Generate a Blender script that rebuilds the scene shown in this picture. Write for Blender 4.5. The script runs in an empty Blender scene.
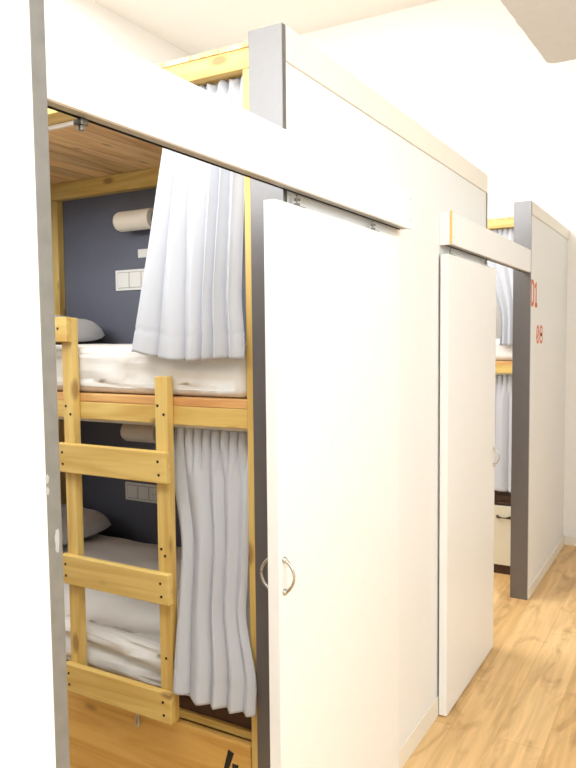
import bpy, bmesh, math, random
from mathutils import Vector, Matrix, noise

random.seed(7)
scene = bpy.context.scene
COL = scene.collection
WL = {}                                             # world location of every object we make

# ------------------------------------------------------------------ materials
def new_mat(name):
    m = bpy.data.materials.new(name); m.use_nodes = True
    nt = m.node_tree; b = nt.nodes['Principled BSDF']
    return m, nt, b

def srgb(r, g, b):
    f = lambda c: (c / 12.92) if c <= .04045 else ((c + .055) / 1.055) ** 2.4
    return (f(r / 255), f(g / 255), f(b / 255), 1)

def plain(name, col, rough=.5, metal=0, bump=0, bscale=60, vary=.0):
    m, nt, b = new_mat(name)
    b.inputs['Roughness'].default_value = rough; b.inputs['Metallic'].default_value = metal
    tc = nt.nodes.new('ShaderNodeTexCoord')
    n = nt.nodes.new('ShaderNodeTexNoise'); n.inputs['Scale'].default_value = bscale
    nt.links.new(tc.outputs['Object'], n.inputs['Vector'])
    r = nt.nodes.new('ShaderNodeValToRGB')
    c = srgb(*col); k = 1 - vary
    r.color_ramp.elements[0].color = (c[0] * k, c[1] * k, c[2] * k, 1); r.color_ramp.elements[0].position = .3
    r.color_ramp.elements[1].color = c; r.color_ramp.elements[1].position = .65
    nt.links.new(n.outputs['Fac'], r.inputs['Fac']); nt.links.new(r.outputs['Color'], b.inputs['Base Color'])
    if bump:
        bp = nt.nodes.new('ShaderNodeBump'); bp.inputs['Strength'].default_value = bump; bp.inputs['Distance'].default_value = .002
        nt.links.new(n.outputs['Fac'], bp.inputs['Height']); nt.links.new(bp.outputs['Normal'], b.inputs['Normal'])
    return m

def wood(name, light, dark, axis, knots=1.0, island=0.0, rough=.45):
    """pine with grain along one axis, knots, and a slight change from board to board"""
    m, nt, b = new_mat(name); N = nt.nodes.new; L = nt.links.new
    b.inputs['Roughness'].default_value = rough
    tc = N('ShaderNodeTexCoord'); oi = N('ShaderNodeObjectInfo'); gm = N('ShaderNodeNewGeometry')
    add = N('ShaderNodeVectorMath'); add.operation = 'ADD'
    mul = N('ShaderNodeMath'); mul.operation = 'MULTIPLY'; mul.inputs[1].default_value = 37.0
    L(oi.outputs['Random'], mul.inputs[0])
    mul2 = N('ShaderNodeMath'); mul2.operation = 'MULTIPLY_ADD'; mul2.inputs[1].default_value = 23.0 if island else 0.0
    L(gm.outputs['Random Per Island'], mul2.inputs[0]); L(mul.outputs[0], mul2.inputs[2])
    L(tc.outputs['Object'], add.inputs[0]); L(mul2.outputs[0], add.inputs[1])
    def mapped(a, c):
        mp = N('ShaderNodeMapping'); s = [c, c, c]; s[axis] = a; mp.inputs['Scale'].default_value = s
        L(add.outputs[0], mp.inputs['Vector']); return mp
    g = N('ShaderNodeTexNoise'); g.inputs['Scale'].default_value = 1; g.inputs['Detail'].default_value = 5; g.inputs['Distortion'].default_value = 1.2
    L(mapped(1.6, 22).outputs[0], g.inputs['Vector'])
    r = N('ShaderNodeValToRGB'); r.color_ramp.elements[0].position = .32; r.color_ramp.elements[1].position = .62
    r.color_ramp.elements[0].color = srgb(*dark); r.color_ramp.elements[1].color = srgb(*light)
    L(g.outputs['Fac'], r.inputs['Fac'])
    v = N('ShaderNodeTexVoronoi'); v.inputs['Scale'].default_value = 1
    L(mapped(4.5, 11).outputs[0], v.inputs['Vector'])
    kr = N('ShaderNodeValToRGB'); kr.color_ramp.elements[0].position = .10; kr.color_ramp.elements[1].position = .20
    kr.color_ramp.elements[0].color = (1, 1, 1, 1); kr.color_ramp.elements[1].color = (0, 0, 0, 1)
    L(v.outputs['Distance'], kr.inputs['Fac'])
    km = N('ShaderNodeMath'); km.operation = 'MULTIPLY'; km.inputs[1].default_value = .75 * knots
    L(kr.outputs['Color'], km.inputs[0])
    mx = N('ShaderNodeMix'); mx.data_type = 'RGBA'
    L(km.outputs[0], mx.inputs['Factor']); L(r.outputs['Color'], mx.inputs['A']); mx.inputs['B'].default_value = srgb(112, 62, 30)
    last = mx.outputs['Result']
    if island:
        hs = N('ShaderNodeHueSaturation')
        mr = N('ShaderNodeMapRange'); mr.inputs['To Min'].default_value = 1 - island; mr.inputs['To Max'].default_value = 1 + island * .5
        L(gm.outputs['Random Per Island'], mr.inputs['Value']); L(mr.outputs[0], hs.inputs['Value']); L(last, hs.inputs['Color'])
        last = hs.outputs['Color']
    L(last, b.inputs['Base Color'])
    bp = N('ShaderNodeBump'); bp.inputs['Strength'].default_value = .15; bp.inputs['Distance'].default_value = .002
    L(g.outputs['Fac'], bp.inputs['Height']); L(bp.outputs['Normal'], b.inputs['Normal'])
    return m

def floor_mat():
    m, nt, b = new_mat('oak_laminate'); N = nt.nodes.new; L = nt.links.new
    b.inputs['Roughness'].default_value = .38
    tc = N('ShaderNodeTexCoord'); mp = N('ShaderNodeMapping'); mp.inputs['Rotation'].default_value = (0, 0, math.pi / 2)
    L(tc.outputs['Object'], mp.inputs['Vector'])
    br = N('ShaderNodeTexBrick'); br.offset = .37; br.inputs['Scale'].default_value = 1
    br.inputs['Brick Width'].default_value = 1.28; br.inputs['Row Height'].default_value = .19; br.inputs['Mortar Size'].default_value = .0012
    br.inputs['Mortar Smooth'].default_value = .3
    br.inputs['Color1'].default_value = srgb(238, 202, 146); br.inputs['Color2'].default_value = srgb(222, 182, 122); br.inputs['Mortar'].default_value = srgb(206, 162, 106)
    L(mp.outputs[0], br.inputs['Vector'])
    def ns(sc, det, dist):
        m2 = N('ShaderNodeMapping'); m2.inputs['Scale'].default_value = sc; L(tc.outputs['Object'], m2.inputs['Vector'])
        n = N('ShaderNodeTexNoise'); n.inputs['Scale'].default_value = 1; n.inputs['Detail'].default_value = det; n.inputs['Distortion'].default_value = dist
        L(m2.outputs[0], n.inputs['Vector']); return n
    g = ns((28, 2.0, 1), 6, .8)
    r = N('ShaderNodeValToRGB'); r.color_ramp.elements[0].position = .3; r.color_ramp.elements[1].position = .68
    r.color_ramp.elements[0].color = (.78, .72, .64, 1); r.color_ramp.elements[1].color = (1.08, 1.06, 1.04, 1)
    L(g.outputs['Fac'], r.inputs['Fac'])
    k = ns((7, 2.4, 1), 3, 1.5)
    kr = N('ShaderNodeValToRGB'); kr.color_ramp.elements[0].position = .3; kr.color_ramp.elements[1].position = .46
    kr.color_ramp.elements[0].color = (.62, .52, .42, 1); kr.color_ramp.elements[1].color = (1, 1, 1, 1)
    L(k.outputs['Fac'], kr.inputs['Fac'])
    m1 = N('ShaderNodeMix'); m1.data_type = 'RGBA'; m1.blend_type = 'MULTIPLY'; m1.inputs['Factor'].default_value = .8
    L(br.outputs['Color'], m1.inputs['A']); L(r.outputs['Color'], m1.inputs['B'])
    m2_ = N('ShaderNodeMix'); m2_.data_type = 'RGBA'; m2_.blend_type = 'MULTIPLY'; m2_.inputs['Factor'].default_value = .65
    L(m1.outputs['Result'], m2_.inputs['A']); L(kr.outputs['Color'], m2_.inputs['B'])
    L(m2_.outputs['Result'], b.inputs['Base Color'])
    return m

M = {}
M['white_wall'] = plain('white_wall_paint', (238, 238, 236), .6, 0, .05, 90, .02)
M['loft_wall'] = plain('loft_wall_paint', (243, 241, 236), .7, 0, .05, 40, .02)
M['white_trim'] = plain('white_trim_paint', (238, 232, 218), .45, 0, .02, 60, .02)
M['white_door'] = plain('white_door_paint', (240, 240, 238), .35, 0, .02, 40, .015)
M['ceiling'] = plain('ceiling_paint', (240, 240, 236), .8, 0, .03, 40, .02)
M['soffit'] = plain('soffit_plaster', (220, 223, 226), .8, 0, .1, 25, .03)
M['grey_board'] = plain('grey_painted_board', (96, 91, 89), .34, 0, .04, 70, .05)
_b = M['grey_board'].node_tree.nodes['Principled BSDF']          # satin lacquer
_b.inputs['Specular IOR Level'].default_value = .9; _b.inputs['Coat Weight'].default_value = .6; _b.inputs['Coat Roughness'].default_value = .3
M['grey_edge'] = plain('grey_painted_edge', (126, 124, 118), .5, 0, .15, 35, .14)
M['grey_panel'] = plain('dark_grey_panel', (100, 103, 116), .5, 0, .03, 60, .05)
M['sheet'] = plain('white_cotton_sheet', (238, 236, 232), .85, 0, .1, 300, .02)
M['pillow'] = plain('pillow_cotton', (225, 226, 228), .85, 0, .1, 300, .02)
M['curtain'] = plain('pale_grey_curtain', (195, 198, 205), .8, 0, .12, 500, .03)
M['plastic'] = plain('white_plastic', (235, 233, 226), .35)
M['groove'] = plain('grey_groove', (176, 176, 174), .6)
M['lamp'] = plain('cream_lamp_shade', (232, 222, 205), .5)
M['steel'] = plain('brushed_steel', (190, 188, 180), .28, 1)
M['dark_steel'] = plain('zinc_steel', (120, 118, 110), .35, 1)
M['alu'] = plain('track_aluminium', (170, 168, 162), .6, 0)
M['black'] = plain('black_slot', (14, 13, 13), .7)
M['ink'] = plain('black_marker', (20, 20, 18), .6)
M['orange'] = plain('orange_stencil_paint', (222, 116, 62), .6, 0, 0, 80, .1)
M['screw'] = plain('dark_screw', (64, 48, 30), .4, .6)
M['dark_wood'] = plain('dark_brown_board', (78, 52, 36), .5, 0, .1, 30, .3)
M['cream_drawer'] = plain('cream_drawer_front', (226, 220, 198), .4)
P_L, P_D = (228, 198, 120), (207, 168, 88)
for ax, n in enumerate('xyz'):
    M['pine_' + n] = wood('pine_along_' + n, P_L, P_D, ax, .8)
M['drawer_pine'] = wood('orange_pine_along_x', (228, 186, 106), (208, 158, 80), 0, .8)
M['red_pine'] = wood('red_pine_along_x', (230, 184, 118), (206, 142, 86), 0, .7)
M['roof_pine'] = wood('roof_pine_along_y', (255, 216, 156), (222, 162, 100), 1, 1, .3)
M['floor'] = floor_mat()

# ------------------------------------------------------------------ helpers
def box(bm, x0, x1, y0, y1, z0, z1, bev=.0015):
    r = bmesh.ops.create_cube(bm, size=1)
    vs = r['verts']
    for v in vs:
        v.co = Vector(((x0 + x1) / 2 + v.co.x * (x1 - x0), (y0 + y1) / 2 + v.co.y * (y1 - y0), (z0 + z1) / 2 + v.co.z * (z1 - z0)))
    if bev:
        es = list({e for v in vs for e in v.link_edges})
        bmesh.ops.bevel(bm, geom=es, offset=bev, segments=2, profile=.5, affect='EDGES')

def tube(bm, pts, rad, seg=12, caps=True):
    """a round bar through points; rad is one radius or one per point"""
    rs = rad if isinstance(rad, (list, tuple)) else [rad] * len(pts)
    pts = [Vector(p) for p in pts]; rings = []
    up = Vector((0, 0, 1))
    for i, p in enumerate(pts):
        t = (pts[min(i + 1, len(pts) - 1)] - pts[max(i - 1, 0)]).normalized()
        a = t.cross(up)
        if a.length < 1e-3: a = t.cross(Vector((1, 0, 0)))
        a.normalize(); b_ = t.cross(a).normalized()
        rings.append([bm.verts.new(p + rs[i] * (math.cos(2 * math.pi * k / seg) * a + math.sin(2 * math.pi * k / seg) * b_)) for k in range(seg)])
    for r0, r1 in zip(rings, rings[1:]):
        for k in range(seg):
            bm.faces.new((r0[k], r0[(k + 1) % seg], r1[(k + 1) % seg], r1[k]))
    if caps:
        bm.faces.new(rings[0][::-1]); bm.faces.new(rings[-1])

def obj(name, bm, mat, parent=None, smooth=False):
    bmesh.ops.recalc_face_normals(bm, faces=bm.faces[:])
    lo = Vector((1e9,) * 3); hi = -lo
    for v in bm.verts:
        for i in range(3):
            lo[i] = min(lo[i], v.co[i]); hi[i] = max(hi[i], v.co[i])
    c = (lo + hi) / 2
    for v in bm.verts: v.co -= c
    me = bpy.data.meshes.new(name); bm.to_mesh(me); bm.free()
    if smooth:
        for p in me.polygons: p.use_smooth = True
    me.materials.append(mat)
    o = bpy.data.objects.new(name, me); COL.objects.link(o)
    WL[o] = c
    if parent: o.parent = parent; o.location = c - WL[parent]
    else: o.location = c
    return o

def bx(name, mat, parent, *boxes, bev=.0015):
    bm = bmesh.new()
    for b in boxes: box(bm, *b, bev=bev)
    return obj(name, bm, mat, parent)

def tag(o, label, cat, group=None, kind=None):
    o['label'] = label; o['category'] = cat
    if group: o['group'] = group
    if kind: o['kind'] = kind
    return o

def thing(name, loc, label, cat, group=None, kind=None):
    o = bpy.data.objects.new(name, None); COL.objects.link(o); o.empty_display_size = .1
    o.location = loc; WL[o] = Vector(loc)
    return tag(o, label, cat, group, kind)

def struct(name, mat, *boxes, bev=0, parent=None):
    o = bx(name, mat, parent, *boxes, bev=bev)
    if not parent: o['kind'] = 'structure'
    return o

# ------------------------------------------------------------------ the room (a tall white loft)
XL, XR, YB, YE, H = -4.45, 1.9, -2.7, 6.03, 4.49
struct('floor', M['floor'], (XL - .1, XR + .1, YB - .1, YE + .1, -.1, 0))
struct('ceiling', M['ceiling'], (XL - .1, XR + .1, YB - .1, YE + .1, H, H + .1))
struct('wall_end', M['loft_wall'], (XL - .1, XR + .1, YE, YE + .12, 0, H))
struct('wall_left', M['loft_wall'], (XL - .12, XL, YB, YE, 0, H))
WZ0, WZ1, RW = 2.35, 4.25, (.3, 2.5)            # unseen high windows, added to light the partitions from the right
struct('wall_right', M['loft_wall'], (XR, XR + .12, YB, YE, 0, WZ0), (XR, XR + .12, YB, YE, WZ1, H),
       (XR, XR + .12, YB, RW[0], WZ0, WZ1), (XR, XR + .12, RW[1], YE, WZ0, WZ1))
struct('added_window_2', M['white_trim'], *[(XR + .03, XR + .08, y - .03, y + .03, WZ0, WZ1) for y in (RW[0] + .03, 1.4, RW[1] - .03)],
       (XR + .03, XR + .08, RW[0], RW[1], WZ0, WZ0 + .06), (XR + .03, XR + .08, RW[0], RW[1], WZ1 - .06, WZ1))
BW, BZ = (-4.3, -.4), (2.6, 4.4)                 # unseen high window behind the camera, added for light on the bunks
struct('wall_back', M['loft_wall'], (XL, XR, YB - .12, YB, 0, BZ[0]), (XL, XR, YB - .12, YB, BZ[1], H),
       (XL, BW[0], YB - .12, YB, BZ[0], BZ[1]), (BW[1], XR, YB - .12, YB, BZ[0], BZ[1]))
struct('added_window_3', M['white_trim'], *[(x - .03, x + .03, YB - .08, YB - .03, BZ[0], BZ[1]) for x in (BW[0] + .03, -3.0, -1.7, BW[1] - .03)],
       (BW[0], BW[1], YB - .08, YB - .03, BZ[0], BZ[0] + .06), (BW[0], BW[1], YB - .08, YB - .03, BZ[1] - .06, BZ[1]))
struct('added_light_blocker', M['grey_panel'], (-3.0, -1.03, .70, .74, 0, 2.2))  # unseen panel, added to block low light from the lower bunk
SK = (-2.3, .9, -1.6, 1.3)          # unseen skylights, added as overhead light sources
SF = (-3.9, -1.6, 2.4, 4.4)  # second one, added to brighten the end and left walls
struct('added_window_4', M['white_trim'], *[(x - .03, x + .03, SF[2], SF[3], H - .05, H - .001) for x in (SF[0], (SF[0] + SF[1]) / 2, SF[1])],
       *[(SF[0], SF[1], y - .03, y + .03, H - .05, H - .001) for y in (SF[2], SF[3])])
w1 = struct('added_window_1', M['white_trim'], *[(x - .03, x + .03, SK[2], SK[3], H - .05, H - .001) for x in (SK[0], (SK[0] + SK[1]) / 2, SK[1])],
            *[(SK[0], SK[1], y - .03, y + .03, H - .05, H - .001) for y in (SK[2], SK[3])])
bx('baseboard_end', M['white_trim'], None, (-.915, XR, YE - .012, YE, 0, .07))['kind'] = 'structure'

# dropped soffit: rounded corner, rough plaster edge
ZS = 3.25
def soffit():
    bm = bmesh.new()
    out = [(-1.0, .6)]
    for k in range(1, 90):
        t = k / 90; out.append((-1.0 + t * .19 + .007 * noise.noise((t * 50, 0, 0)) + .003 * noise.noise((t * 170, 4, 0)), .6 + t * 3.80))
    for k in range(13):
        a = math.pi - k * math.pi / 2 / 12
        out.append((-.81 + .05 + .05 * math.cos(a), 4.42 + .06 * math.sin(a)))
    out += [(1.89, 4.42), (1.89, .6)]
    lo = [bm.verts.new((x, y, ZS)) for x, y in out]; hi = [bm.verts.new((x, y, H - .002)) for x, y in out]
    n = len(out)
    bm.faces.new(lo[::-1]); bm.faces.new(hi)
    for i in range(n): bm.faces.new((lo[i], lo[(i + 1) % n], hi[(i + 1) % n], hi[i]))
    o = obj('ceiling_soffit_beam', bm, M['soffit']); o['kind'] = 'structure'
soffit()

# partitions: white boards 10 cm thick capped with a grey end board
def partition(name, xf, y0, y1, zt, near_board=None, far_board=None, edge=.0):
    w = struct(name, M['white_wall'], (xf - .104, xf, y0, y1, 0, zt))
    return w
PX0, PX1, PX2 = -.92, -.977, -.92
TH = .102
p0 = struct('wall_near', M['white_wall'], (PX0 - TH, PX0, -1.6, .808, 0, 2.505))
eb = bx('end_board', M['grey_edge'], p0, (PX0 - TH, PX0 + .001, .808, .838, 0, 2.507))
for v in list(eb.data.vertices): v.co.y -= .0044 * (v.co.z + .30)        # it leans back a little
for v in list(p0.data.vertices):
    if v.co.y > 1: v.co.y -= .0044 * (v.co.z + .30)
def blob(name, cy, cz, ry, rz, mat, seed):
    bm = bmesh.new(); n = 18; f, b = [], []
    for i in range(n):
        a = 2 * math.pi * i / n; k = 1 + .45 * noise.noise((math.cos(a) * 2, math.sin(a) * 2, seed))
        y, z = cy + ry * k * math.cos(a), cz + rz * k * math.sin(a)
        f.append(bm.verts.new((PX0 + .0022, y, z))); b.append(bm.verts.new((PX0 + .0005, y, z)))
    bm.faces.new(f); bm.faces.new(b[::-1])
    for i in range(n): bm.faces.new((f[i], f[(i + 1) % n], b[(i + 1) % n], b[i]))
    return obj(name, bm, mat, p0)
blob('paint_smear', .824, 1.345, .0045, .020, M['groove'], 1)
blob('paint_chip', .8075, 1.452, .003, .007, M['groove'], 2)
blob('paint_chip', .8075, 1.432, .003, .006, M['groove'], 3)
bx('top_trim', M['white_trim'], p0, (PX0, PX0 + .006, -1.6, .808, 2.415, 2.505))
p1 = struct('wall_middle', M['white_wall'], (PX1 - TH + .006, PX1, 1.699, 3.767, 0, 2.503))
bx('end_board', M['grey_board'], p1, (PX1 - TH, PX1 + .004, 1.679, 1.699, 0, 2.505))
bx('end_board', M['grey_edge'], p1, (PX1 - TH, PX1 + .004, 3.767, 3.785, 0, 2.505))
bx('top_trim', M['white_trim'], p1, (PX1, PX1 + .008, 1.699, 3.767, 2.412, 2.503))
p2 = struct('wall_far', M['white_wall'], (PX2 - TH, PX2 - .004, 4.638, YE, 0, 2.503))
bx('end_board', M['grey_board'], p2, (PX2 - TH - .004, PX2, 4.618, 4.638, 0, 2.505))
bx('top_trim', M['white_trim'], p2, (PX2 - .004, PX2 + .004, 4.638, YE, 2.425, 2.503))
bx('baseboard_middle', M['white_trim'], None, (PX1, PX1 + .0065, 1.70, 3.766, 0, .085))['kind'] = 'structure'
bx('baseboard_far', M['white_trim'], None, (PX2 - .004, PX2 + .008, 4.638, YE - .012, 0, .07))['kind'] = 'structure'
bx('baseboard_near', M['white_trim'], None, (PX0, PX0 + .008, -1.6, .80, 0, .085))['kind'] = 'structure'

# stencilled number on the far partition: flat painted strokes
def strokes(bm, segs, org, ux, uz, w, th, nrm):
    """segs: polylines in letter units; org + ux*a + uz*b; w stroke width, th thickness along nrm"""
    for pl in segs:
        pts = [org + ux * a + uz * b for a, b in pl]
        closed = (pts[0] - pts[-1]).length < 1e-6
        if closed: pts = pts[:-1]
        n = len(pts); L_, R_ = [], []
        for i, p in enumerate(pts):
            a = pts[(i - 1) % n] if (closed or i > 0) else None
            c = pts[(i + 1) % n] if (closed or i < n - 1) else None
            t = ((c if c else p) - (a if a else p)).normalized()
            s = t.cross(nrm).normalized() * (w / 2)
            L_.append(p + s); R_.append(p - s)
        mk = lambda q, k: bm.verts.new(q + nrm * k)
        Lf = [mk(q, th) for q in L_]; Rf = [mk(q, th) for q in R_]; Lb = [mk(q, 0) for q in L_]; Rb = [mk(q, 0) for q in R_]
        for i in range(n if closed else n - 1):
            j = (i + 1) % n
            for q in ((Lf[i], Lf[j], Rf[j], Rf[i]), (Lb[i], Rb[i], Rb[j], Lb[j]), (Lf[i], Lb[i], Lb[j], Lf[j]), (Rf[i], Rf[j], Rb[j], Rb[i])):
                bm.faces.new(q)
        if not closed:
            bm.faces.new((Lf[0], Rf[0], Rb[0], Lb[0])); bm.faces.new((Lf[-1], Lb[-1], Rb[-1], Rf[-1]))
def arc(cx, cz, rx, rz, a0, a1, n=14):
    return [(cx + rx * math.cos(math.radians(a0 + (a1 - a0) * i / n)), cz + rz * math.sin(math.radians(a0 + (a1 - a0) * i / n))) for i in range(n + 1)]
def wall_text(segs, y0, z0, wy, hz, sw, name):
    bm = bmesh.new()
    strokes(bm, segs, Vector((PX2 - .004, y0, z0)), Vector((0, wy, 0)), Vector((0, 0, hz)), sw, .0012, Vector((1, 0, 0)))
    return obj(name, bm, M['orange'], p2)
D_ = [(0, 0), (0, 1), (.35, 1)] + arc(.35, .75, .65, .25, 90, 0, 6)[1:] + arc(.35, .25, .65, .25, 0, -90, 6) + [(0, 0)]
wall_text([D_], 4.662, 1.872, .075, .145, .028, 'painted_letter')
wall_text([[(.0, .78), (.5, 1), (.5, 0)], [(0, 0), (1, 0)]], 4.775, 1.872, .075, .145, .028, 'painted_digit')
wall_text([arc(.5, .5, .5, .5, 0, 360, 20), [(.2, .2), (.8, .8)]], 4.84, 1.632, .085, .105, .017, 'painted_digit')
wall_text([arc(.5, .74, .42, .26, 0, 360, 16), arc(.5, .26, .5, .26, 0, 360, 16)], 4.955, 1.632, .085, .105, .017, 'painted_digit')

# ------------------------------------------------------------------ sliding-door track boxes
def header(y0, y1, zb, zt, cap_y, cap_dir, label, back_from, back_to):
    """front board + track under it; over the partition it is closed back to the wall"""
    t = thing('door_track_box', ((PX0 - .02), (y0 + y1) / 2, zb), label, 'door track', 'boxed sliding door tracks', 'thing')
    bx('front_board', M['white_door'], t, (-.931, -.920, y0, y1, zb, zt), bev=.002)
    a0, a1 = (y0, cap_y - .021) if cap_dir > 0 else (cap_y + .015, y1)
    bx('track', M['alu'], t, (-.9530, -.9315, a0, a1, zb + .002, zb + .045), (-.962, -.9315, a0, a1, zb + .0455, zb + .05), bev=0)
    bx('slot_shade', M['black'], t, (-.9588, -.9535, a0, a1, zb + .030, zb + .0448), (-.9612, -.9592, a0, a1, zb + .001, zb + .0448), bev=0)  # black strips stand in for the shade inside the track gap
    bx('top_board', M['white_door'], t, (-.9765, -.9315, a0 if cap_dir < 0 else y0, y1, zt - .014, zt))
    bx('end_block', M['pine_x'] if cap_dir > 0 else M['white_door'], t,
       (-.9765, -.9315, cap_y - .02, cap_y, zb + .004, zt - .015) if cap_dir > 0 else (-.9765, -.9315, cap_y, cap_y + .014, zb, zt))
    if cap_dir < 0:
        bx('raw_edge', M['pine_z'], t, (-.9305, -.9205, cap_y - .0015, cap_y + .002, zb + .001, zt + .004), bev=0)
    ye = cap_y - .018 * cap_dir
    for z in (zb + .03, zt - .03):
        bm = bmesh.new(); tube(bm, [(-.9195, ye, z), (-.9215, ye, z)], .0022, 10); obj('screw', bm, M['screw'], t)
    return t
h1 = header(.8325, 2.517, 2.066, 2.203, 2.517, 1, 'long white track box running from the near wall past the tall grey post', 1.7, 2.517)
h2 = header(3.005, 4.6175, 2.066, 2.203, 3.005, -1, 'white track box with bare wood end beside the far door', 3.0, 3.78)
for y, p in ((.94, h1),):
    bm = bmesh.new(); box(bm, -.966, -.946, y - .009, y + .009, 2.054, 2.0645, .002); tube(bm, [(-.956, y, 2.056), (-.956, y, 2.046)], .006, 10)
    obj('track_stop', bm, M['dark_steel'], p)

# ------------------------------------------------------------------ sliding doors
def bow_handle(bm, x, y, z0, z1, out):
    n = 22; pts = []; rs = []
    for i in range(n + 1):
        t = i / n; z = z0 + (z1 - z0) * t
        d = out * math.sin(math.pi * t) ** .6
        pts.append((x + d, y, z)); rs.append(.0038 + .0016 * abs(2 * t - 1) ** 3)
    tube(bm, pts, rs, 12)
    s = 1 if out > 0 else -1
    for z in (z0, z1):
        pts = [(x, y, z), (x + s * .004, y, z), (x + s * .009, y, z)]
        tube(bm, pts, [.0095, .0085, .004], 14)
def sliding_door(y0, y1, hy, hz0, hz1, label, hangs):
    xf, xb, z0, z1 = -.9325, -.9675, .007, 2.026
    t = thing('sliding_door', ((xf + xb) / 2, (y0 + y1) / 2, 0), label, 'door', 'white sliding doors', 'thing')
    bx('door_panel', M['white_door'], t, (xb, xf, y0, y1, z0, z1), bev=.0015)
    bm = bmesh.new(); bow_handle(bm, xf, hy, hz0, hz1, .03); obj('door_handle', bm, M['steel'], t, True)
    bm = bmesh.new(); bow_handle(bm, xb, y0 + .022 if hy < (y0 + y1) / 2 else y1 - .03, hz0, hz1, -.034); 
    obj('door_handle', bm, M['steel'], t, True)
    for hyy in hangs:
        bm = bmesh.new()
        box(bm, -.957, -.943, hyy - .028, hyy + .028, z1, z1 + .006, .001)
        tube(bm, [(-.9562, hyy, z1 + .004), (-.9562, hyy, z1 + .05)], .002, 10)
        tube(bm, [(-.9555, hyy, z1 + .007), (-.9555, hyy, z1 + .014)], .008, 6)
        tube(bm, [(-.9545, hyy, z1 + .020), (-.9545, hyy, z1 + .027)], .008, 6)
        obj('hanger', bm, M['dark_steel'], t)
    return t
sliding_door(1.567, 2.418, 1.592, 1.012, 1.098, 'wide white sliding door with steel bow handle beside the lower grey curtain', (1.72, 2.24))
sliding_door(2.992, 3.812, 3.785, 1.0, 1.088, 'farther white sliding door beside the opening to the cream drawer', (3.10, 3.69))

# ------------------------------------------------------------------ bunk beds
def ladder(parent, oy):
    L_ = bpy.data.objects.new('ladder', None); COL.objects.link(L_)
    loc = Vector((-1.58, oy - .03, .5)); WL[L_] = loc; L_.parent = parent; L_.location = loc - WL[parent]
    yb, ys, yr = oy - .001, oy - .031, oy - .056
    def scr(bm_list, name='screw'):
        for x, y, z in bm_list:
            bm = bmesh.new(); tube(bm, [(x, y - .0012, z), (x, y + .001, z)], .0045, 12); obj(name, bm, M['screw'], L_)
    bx('stile', M['pine_z'], L_, (-1.812, -1.766, ys, yb, .50, 1.75), bev=.003)
    bx('stile', M['pine_z'], L_, (-1.424, -1.376, ys, yb, .50, 1.566), bev=.003)
    for zc in (1.343, .972, .603):
        bx('rung', M['pine_x'], L_, (-1.822, -1.366, yr, ys - .0005, zc - .096, zc), bev=.004)
        scr([(-1.797, yr, zc - .03), (-1.795, yr, zc - .068), (-1.396, yr, zc - .03), (-1.393, yr, zc - .07)])
    bx('guard_rail', M['pine_x'], L_, (-2.96, -1.762, yr, ys - .0005, 1.672, 1.752), bev=.003)
    scr([(-1.80, yr, 1.715), (-1.825, yr, 1.716)])
    scr([(-1.80, ys, 1.462), (-1.78, ys, 1.436), (-1.413, ys, 1.478), (-1.39, ys, 1.452), (-1.396, ys, 1.02), (-1.41, ys, 1.04), (-1.40, ys, .70)])

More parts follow.
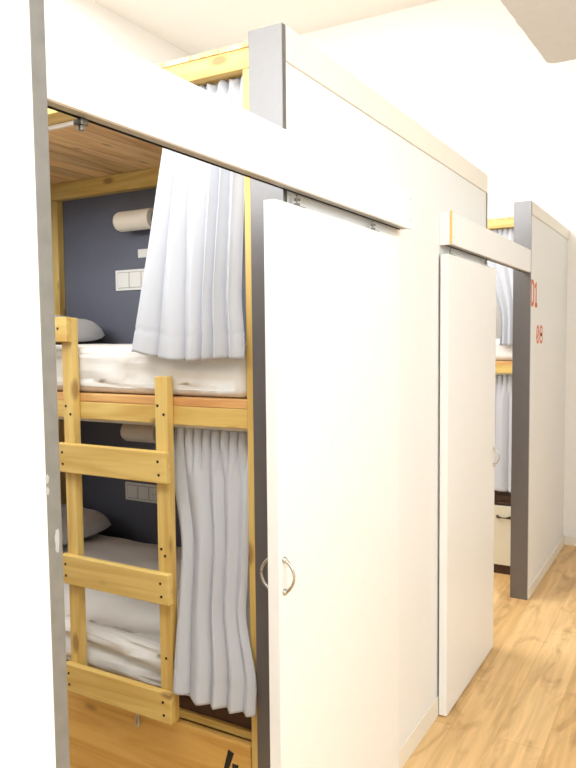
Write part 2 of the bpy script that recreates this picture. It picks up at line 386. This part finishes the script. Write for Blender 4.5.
def bunk(xr, oy, ln, with_ladder, label, wood_drawer):
    xl = xr - ln; yb = oy + .985
    t = thing('bunk_bed', ((xr + xl) / 2, oy + .5, 0), label, 'bunk bed', 'wooden bunk beds', 'thing')
    bx('post', M['pine_z'], t, (xr - .022, xr, oy, oy + .08, 0, 2.417))
    bx('post', M['pine_z'], t, (xl, xl + .022, oy, oy + .08, 0, 2.417))
    bx('post', M['pine_z'], t, (xr - .022, xr, yb - .06, yb - .001, 0, 2.40))
    bx('post', M['pine_z'], t, (xl, xl + .115, yb - .04, yb - .001, 0, 2.39))
    bx('top_beam', M['pine_x'], t, (xl, xr, oy, oy + .10, 2.418, 2.473), bev=.002)
    bx('top_beam', M['pine_x'], t, (xl, xr, yb - .05, yb - .001, 2.392, 2.472), bev=.002)
    n = 19; wy = ln / n
    bx('roof_boards', M['roof_pine'], t, *[(xl + i * wy + .0008, xl + (i + 1) * wy - .0008, oy - .002, yb, 2.4735, 2.4875) for i in range(n)], bev=.001)
    x0, x1 = xl + .023, xr - .0225
    bx('upper_base_board', M['red_pine'], t, (x0, x1, oy + .001, yb - .002, 1.476, 1.503), bev=.003)
    bx('upper_rail', M['pine_x'], t, (x0, x1, oy, oy + .04, 1.42, 1.4755), bev=.002)
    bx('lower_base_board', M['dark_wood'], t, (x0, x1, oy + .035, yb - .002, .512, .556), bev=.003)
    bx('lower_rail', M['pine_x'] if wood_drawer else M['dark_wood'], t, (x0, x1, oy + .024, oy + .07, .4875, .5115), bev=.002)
    bx('back_panel', M['grey_panel'], t, (xl, xr, yb, yb + .016, 0, 2.473), bev=0)
    bx('light_block_panel', M['grey_panel'], t, (xl - .016, xl - .0005, oy, yb, 0, 2.473), bev=0)  # out of view, added to keep light out of the bunk's left end
    for z in (2.4175, 1.4195):
        bx('curtain_track', M['plastic'], t, (x0, x1, oy + .086 if z > 2 else oy + .042, oy + .099 if z > 2 else oy + .06, z - .014, z - .0005), bev=.001)
    if wood_drawer:
        d = bx('drawer', M['drawer_pine'], t, (x0, x1 - .004, oy, oy + .022, .02, .486), (x0 + .02, x1 - .02, oy + .0225, oy + .9, .03, .3), bev=.002)
        bm = bmesh.new()
        strokes(bm, [[(.42, 1), (.05, .38), (.95, .38)], [(.68, .66), (.68, 0)]], Vector((-1.208, oy, .345)), Vector((.055, 0, 0)), Vector((0, 0, .105)), .0215, .001, Vector((0, -1, 0)))
        obj('painted_number', bm, M['ink'], d)
        bm = bmesh.new(); tube(bm, [(-1.545, oy - .006, .486), (-1.545, oy - .007, .447), (-1.546, oy - .007, .437)], [.006, .008, .008], 12)
        box(bm, -1.555, -1.535, oy - .012, oy - .0005, .484, .490, .001)
        obj('bolt', bm, M['steel'], d)
    else:
        d = bx('drawer', M['cream_drawer'], t, (x0, x1, oy - .006, oy + .016, .068, .487), (x0 + .02, x1 - .02, oy + .0165, oy + .9, .08, .4), bev=.003)
        bm = bmesh.new()
        pts = [(-1.213 + .09 * i / 16, oy - .006 - .022 * math.sin(math.pi * i / 16) ** .5, .412 - .002 * math.sin(math.pi * i / 16)) for i in range(17)]
        tube(bm, pts, [.011 - .0075 * math.sin(math.pi * i / 16) for i in range(17)], 12)
        obj('drawer_handle', bm, M['screw'], d, True)
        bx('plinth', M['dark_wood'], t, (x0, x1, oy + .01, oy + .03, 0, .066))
    if with_ladder: ladder(t, oy)
    return t
OY1, OY2 = 1.70, 5.05
b1 = bunk(-1.090, OY1, 1.90, True, 'pine bunk bed with ladder, roof boards and drawer numbered 4', True)
b2 = bunk(-1.035, OY2, 1.94 , False, 'pine bunk bed above a cream drawer behind the far grey post', False)

# ------------------------------------------------------------------ mattresses, pillows
def mattress(x0, x1, y0, y1, z0, z1, label, wr=.006, seed=0):
    bm = bmesh.new()
    box(bm, x0, x1, y0, y1, z0, z1, 0)
    es = bm.edges[:]
    bmesh.ops.bevel(bm, geom=es, offset=.035, segments=4, profile=.5, affect='EDGES')
    bmesh.ops.triangulate(bm, faces=bm.faces[:])
    for _ in range(6):
        ls = [e for e in bm.edges if e.calc_length() > .03]
        if not ls: break
        bmesh.ops.subdivide_edges(bm, edges=ls, cuts=1)
        bmesh.ops.triangulate(bm, faces=[f for f in bm.faces if len(f.verts) > 4])
    bm.normal_update()
    for v in bm.verts:
        p = v.co; q = Vector((p.x * 1.6 + seed, p.y * 5, p.z * 40 + p.x * 3.5))
        side = max(0, -v.normal.y); top = max(0, v.normal.z)
        d = side * wr * (noise.noise(q) + .6 * noise.noise(q * 2.3)) + top * wr * .9 * noise.noise(Vector((p.x * 5 + seed, p.y * 7, 0)))
        if v.normal.z > -.5: v.co = p + v.normal * d
    o = obj('mattress', bm, M['sheet'], None, True)
    return tag(o, label, 'mattress', 'mattresses in white sheets')
mattress(-2.955, -1.118, OY1 + .006, OY1 + .90, 1.5045, 1.657, 'white sheeted mattress on the upper bunk behind the guard rail', .006, 0)
mattress(-2.955, -1.118, OY1 + .012, OY1 + .90, .5575, .715, 'white wrinkled mattress on the dark lower bunk behind the ladder', .014, 11)
mattress(-2.94, -1.075, OY2 + .006, OY2 + .90, 1.5045, 1.657, 'white mattress on the far bunk, above its wooden rail', .004, 5)

def pillow(cx, cy, zb, lx, ly, h, label, tilt=0):
    bm = bmesh.new()
    nx, ny = 28, 36; top, bot = [], []
    for i in range(nx + 1):
        rt, rb = [], []
        for j in range(ny + 1):
            u, v = 2 * i / nx - 1, 2 * j / ny - 1
            f = max(0, (1 - u ** 6)) ** .42 * max(0, (1 - v ** 6)) ** .42
            k = 1 - .06 * (u * u * v * v)
            x, y = u * lx / 2 * k, v * ly / 2 * k
            w = .006 * noise.noise((u * 3, v * 3, cx)) * f
            rt.append(Vector((x, y, h * .30 + h * .70 * f + w))); rb.append(Vector((x, y, h * .30 - h * .30 * f)))
        top.append(rt); bot.append(rb)
    R = Matrix.Rotation(tilt, 3, 'Y')
    mk = lambda p: bm.verts.new(R @ p + Vector((cx, cy, zb)))
    T = [[mk(p) for p in r] for r in top]; B = [[None] * (ny + 1) for _ in range(nx + 1)]
    for i in range(nx + 1):
        for j in range(ny + 1):
            B[i][j] = T[i][j] if i in (0, nx) or j in (0, ny) else mk(bot[i][j])
    for i in range(nx):
        for j in range(ny):
            bm.faces.new((T[i][j], T[i + 1][j], T[i + 1][j + 1], T[i][j + 1]))
            bm.faces.new((B[i][j], B[i][j + 1], B[i + 1][j + 1], B[i + 1][j]))
    return tag(obj('pillow', bm, M['pillow'], None, True), label, 'pillow', 'bunk pillows')
pillow(-2.73, OY1 + .6, 1.674, .46, .62, .12, 'white pillow on the upper mattress beside the guard rail', math.radians(3))
pillow(-2.72, OY1 + .6, .738, .46, .62, .12, 'pillow lying in shadow on the lower mattress', math.radians(2))

# ------------------------------------------------------------------ curtains
def lerp(a, b, t): return a + (b - a) * t
def smooth(a, b, t):
    t = min(1, max(0, (t - a) / (b - a))); return t * t * (3 - 2 * t)
def curtain(label, nf_top, nf, top_z, shape, ytop, ybot, amp_top, amp, pinch, seed, nu=240, nv=90, group='grey bunk curtains', hem=.09, warp=.6, skew=0):
    """shape(u, v) -> (x, z) of the flat sheet; pleats at the heading run into wider folds below"""
    bm = bmesh.new(); rows = []
    rnd = random.Random(seed); ph = [rnd.uniform(0, 6.28) for _ in range(4)]
    for j in range(nv + 1):
        v = j / nv; row = []
        for i in range(nu + 1):
            u = i / nu
            x, z = shape(u, v)
            uw = u ** (1 + skew * v) + warp * .05 * math.sin(2 * math.pi * u + ph[0]) + warp * .03 * math.sin(4 * math.pi * u + ph[1] + v * .8)
            a1 = 2 * math.pi * nf_top * u
            a2 = 2 * math.pi * nf * uw + ph[2]
            s = smooth(pinch * .6, pinch * 1.9, v)
            p1 = math.sin(a1); q1 = math.cos(a1)
            p2 = 1.05 - 2.0 * (abs(math.sin(a2 / 2)) ** .75 * (1 + .12 * math.sin(a2 * .37 + ph[3]))); q2 = -math.sin(a2)
            grow = .55 + .45 * v
            pin = 1 - .55 * math.exp(-((v - pinch) / (pinch * .35 + 1e-6)) ** 2)
            # each fold of its own depth
            k = .75 + .45 * noise.noise((u * nf * .9, seed, 0))
            yy = (1 - s) * amp_top * p1 * pin + s * amp * p2 * k * grow
            ed = smooth(0, .06, u) * smooth(0, .06, 1 - u)
            xx = ((1 - s) * amp_top * .35 * q1 - s * amp * .35 * q2 * k * grow) * ed
            yy += .004 * noise.noise((u * 6, v * 3, seed)) * s
            if hem and abs(v - (1 - hem)) < .006: yy += .0025
            row.append(bm.verts.new((x + xx, lerp(ytop, ybot, v) + yy, z)))
        rows.append(row)
    for r0, r1 in zip(rows, rows[1:]):
        for i in range(nu): bm.faces.new((r0[i], r0[i + 1], r1[i + 1], r1[i]))
    o = obj('curtain', bm, M['curtain'], None, True)
    md = o.modifiers.new('cloth_thickness', 'SOLIDIFY'); md.thickness = .0022; md.offset = 0
    return tag(o, label, 'curtain', group)

def shape_upper(u, v):
    xl = lerp(-1.398, -1.496, v ** 1.2); xr = lerp(-1.121, -1.104, smooth(.75, .98, v))
    zb = 1.640 - .022 * smooth(0, .25, u) + .004 * math.sin(9 * u)
    return lerp(xl, xr, u), lerp(2.413 - .004 * math.sin(70 * u), zb, v)
curtain('wide pale grey curtain hanging over the nearer upper mattress above the ladder', 7, 5.6, 2.40, shape_upper, OY1 + .042, OY1 - .036, .010, .023, .05, 3, skew=.45)
def shape_lower(u, v):
    w = smooth(0, .35, v)
    xl = lerp(-1.420, -1.361, smooth(.1, .5, v)); xr = lerp(-1.124, -1.074, smooth(.62, .92, v))
    zb = .612 - .012 * math.sin(math.pi * min(1, u * 1.15)) - .006 * u
    return lerp(xl, xr, u), lerp(1.405, zb, v)
curtain('long grey pleated curtain closing the lower bunk beside the ladder', 9, 4.6, 1.40, shape_lower, OY1 + .060, OY1 - .042, .015, .021, .10, 8)
def shape_far_u(u, v):
    return lerp(lerp(-1.40, -1.20, smooth(.0, .8, v)), -1.066, u), lerp(2.413, 1.612, v)
curtain('narrow grey curtain on the far upper bunk', 9, 4.0, 2.40, shape_far_u, OY2 + .042, OY2 - .03, .010, .014, .05, 21, 160, 60)
def shape_far_l(u, v):
    return lerp(-1.42, -1.066, u), lerp(1.405, .592 , v)
curtain('grey curtain on the far lower bunk, above the cream drawer', 10, 5.0, 1.40, shape_far_l, OY2 + .05, OY2 + .0, .011, .018, .10, 31, 160, 60)

# ------------------------------------------------------------------ reading lamps, switch plates, notice
YP = OY1 + .985
def reading_lamp(xa, xb, zc, label):
    t = thing('reading_lamp', (lerp(xa, xb, .5), YP - .06, zc), label, 'lamp', 'bunk reading lamps')
    bm = bmesh.new(); r = .047; y = YP - .085
    prof = [(0, .30), (.004, .72), (.012, .9), (.024, 1.0)]
    ln = xb - xa; pts = []; rs = []
    for d, k in prof: pts.append((xa + d, y, zc)); rs.append(r * k)
    for d, k in prof[::-1]: pts.append((xb - d * .25, y, zc)); rs.append(r * min(1, k + .1))
    tube(bm, pts, rs, 28); obj('lamp_shade', bm, M['lamp'], t, False)
    bm = bmesh.new(); tube(bm, [(xb - .002, y, zc), (xb + .006, y, zc)], [.034, .03], 24); obj('end_cap', bm, M['alu'], t)
    bm = bmesh.new()
    tube(bm, [(xb + .004, y, zc + .01), (xb + .02, y, zc + .012), (xb + .03, y + .03, zc + .012), (xb + .03, YP - .004, zc + .012)], .007, 10)
    box(bm, xb + .0, xb + .06, YP - .008, YP - .0005, zc - .03, zc + .05, .001)
    obj('bracket', bm, M['steel'], t)
reading_lamp(-2.425, -2.20, 2.235, 'cream tube reading lamp on the upper bunk back panel')
reading_lamp(-2.41, -2.19, 1.236, 'dim tube reading lamp on the lower bunk panel, seen above the top rung')
def switch_plate(x0, x1, z0, z1, label):
    t = thing('switch_plate', ((x0 + x1) / 2, YP, (z0 + z1) / 2), label, 'switch plate', 'bunk switch plates')
    bx('plate', M['plastic'], t, (x0, x1, YP - .010, YP - .0005, z0, z1), bev=.002)
    w = (x1 - x0 - .03) / 3
    for i in range(3):
        a = x0 + .015 + i * w
        bx('socket' if i == 2 else 'switch', M['plastic'], t, (a + .003, a + w - .003, YP - .014, YP - .0105, z0 + .014, z1 - .014), bev=.0015)
        bx('gap', M['groove'], t, (a, a + w, YP - .0112, YP - .0101, z0 + .011, z1 - .011), bev=0)
    bm = bmesh.new(); a = x0 + .015 + 2.5 * w
    for dx in (-.01, .01): tube(bm, [(a + dx, YP - .0146, (z0 + z1) / 2), (a + dx, YP - .013, (z0 + z1) / 2)], .0025, 10)
    obj('socket_holes', bm, M['black'], t)
switch_plate(-2.515, -2.255, 1.918, 2.018, 'white triple switch plate beside the upper curtain')
switch_plate(-2.485, -2.245, .878, .968, 'triple switch plate in the dark lower bunk')
n_ = bx('notice', M['plastic'], None, (-2.372, -2.24, YP - .003, YP - .0005, 2.072, 2.112), bev=0)
tag(n_, 'small blank white sticker above the upper switch plate', 'sticker')

# ------------------------------------------------------------------ light: area lamps at the added, unseen windows and skylights
def area(name, loc, rot, sx, sy, power, col):
    l = bpy.data.lights.new(name, 'AREA'); l.shape = 'RECTANGLE'; l.size = sx; l.size_y = sy; l.energy = power; l.color = col
    o = bpy.data.objects.new(name, l); COL.objects.link(o); o.location = loc; o.rotation_euler = rot
    return o
area('added_top_light', ((SK[0] + SK[1]) / 2, (SK[2] + SK[3]) / 2, H - .06), (0, 0, 0), SK[1] - SK[0], SK[3] - SK[2], 105, (.98, .99, 1))
area('added_far_top_light', ((SF[0] + SF[1]) / 2, (SF[2] + SF[3]) / 2, H - .06), (0, 0, 0), SF[1] - SF[0], SF[3] - SF[2], 90, (.96, .98, 1))
area('added_right_light', (XR - .01, (RW[0] + RW[1]) / 2, (WZ0 + WZ1) / 2), (0, math.radians(90), 0), WZ1 - WZ0, RW[1] - RW[0], 72, (.91, .96, 1))
area('added_back_light', ((BW[0] + BW[1]) / 2, YB + .01, (BZ[0] + BZ[1]) / 2), (math.radians(90), 0, 0), BW[1] - BW[0], BZ[1] - BZ[0], 135, (.95, .975, 1))
w = bpy.data.worlds.new('day_sky'); scene.world = w; w.use_nodes = True
w.node_tree.nodes['Background'].inputs['Color'].default_value = (.9, .95, 1, 1)
w.node_tree.nodes['Background'].inputs['Strength'].default_value = 1.0

# ------------------------------------------------------------------ camera
cam = bpy.data.cameras.new('camera'); co = bpy.data.objects.new('camera', cam); COL.objects.link(co)
F = Vector((-0.4973872, 0.86517941, -0.06380099)); R = Vector((0.8672197, 0.4978262, -0.00995281)); U = Vector((-0.02315084, 0.06027987, 0.99791301))
co.matrix_world = Matrix(((R.x, U.x, -F.x, 0), (R.y, U.y, -F.y, 0), (R.z, U.z, -F.z, 1.67704), (0, 0, 0, 1)))
cam.sensor_fit = 'VERTICAL'; cam.sensor_height = 36; cam.lens = 717.83 / 768 * 36; cam.clip_start = .02
scene.camera = co

vs = scene.view_settings
vs.view_transform = 'Standard'; vs.look = 'None'; vs.gamma = 1; vs.use_curve_mapping = False; vs.exposure = .6
scene.cycles.use_denoising = True
scene.cycles.max_bounces = 8; scene.cycles.diffuse_bounces = 4
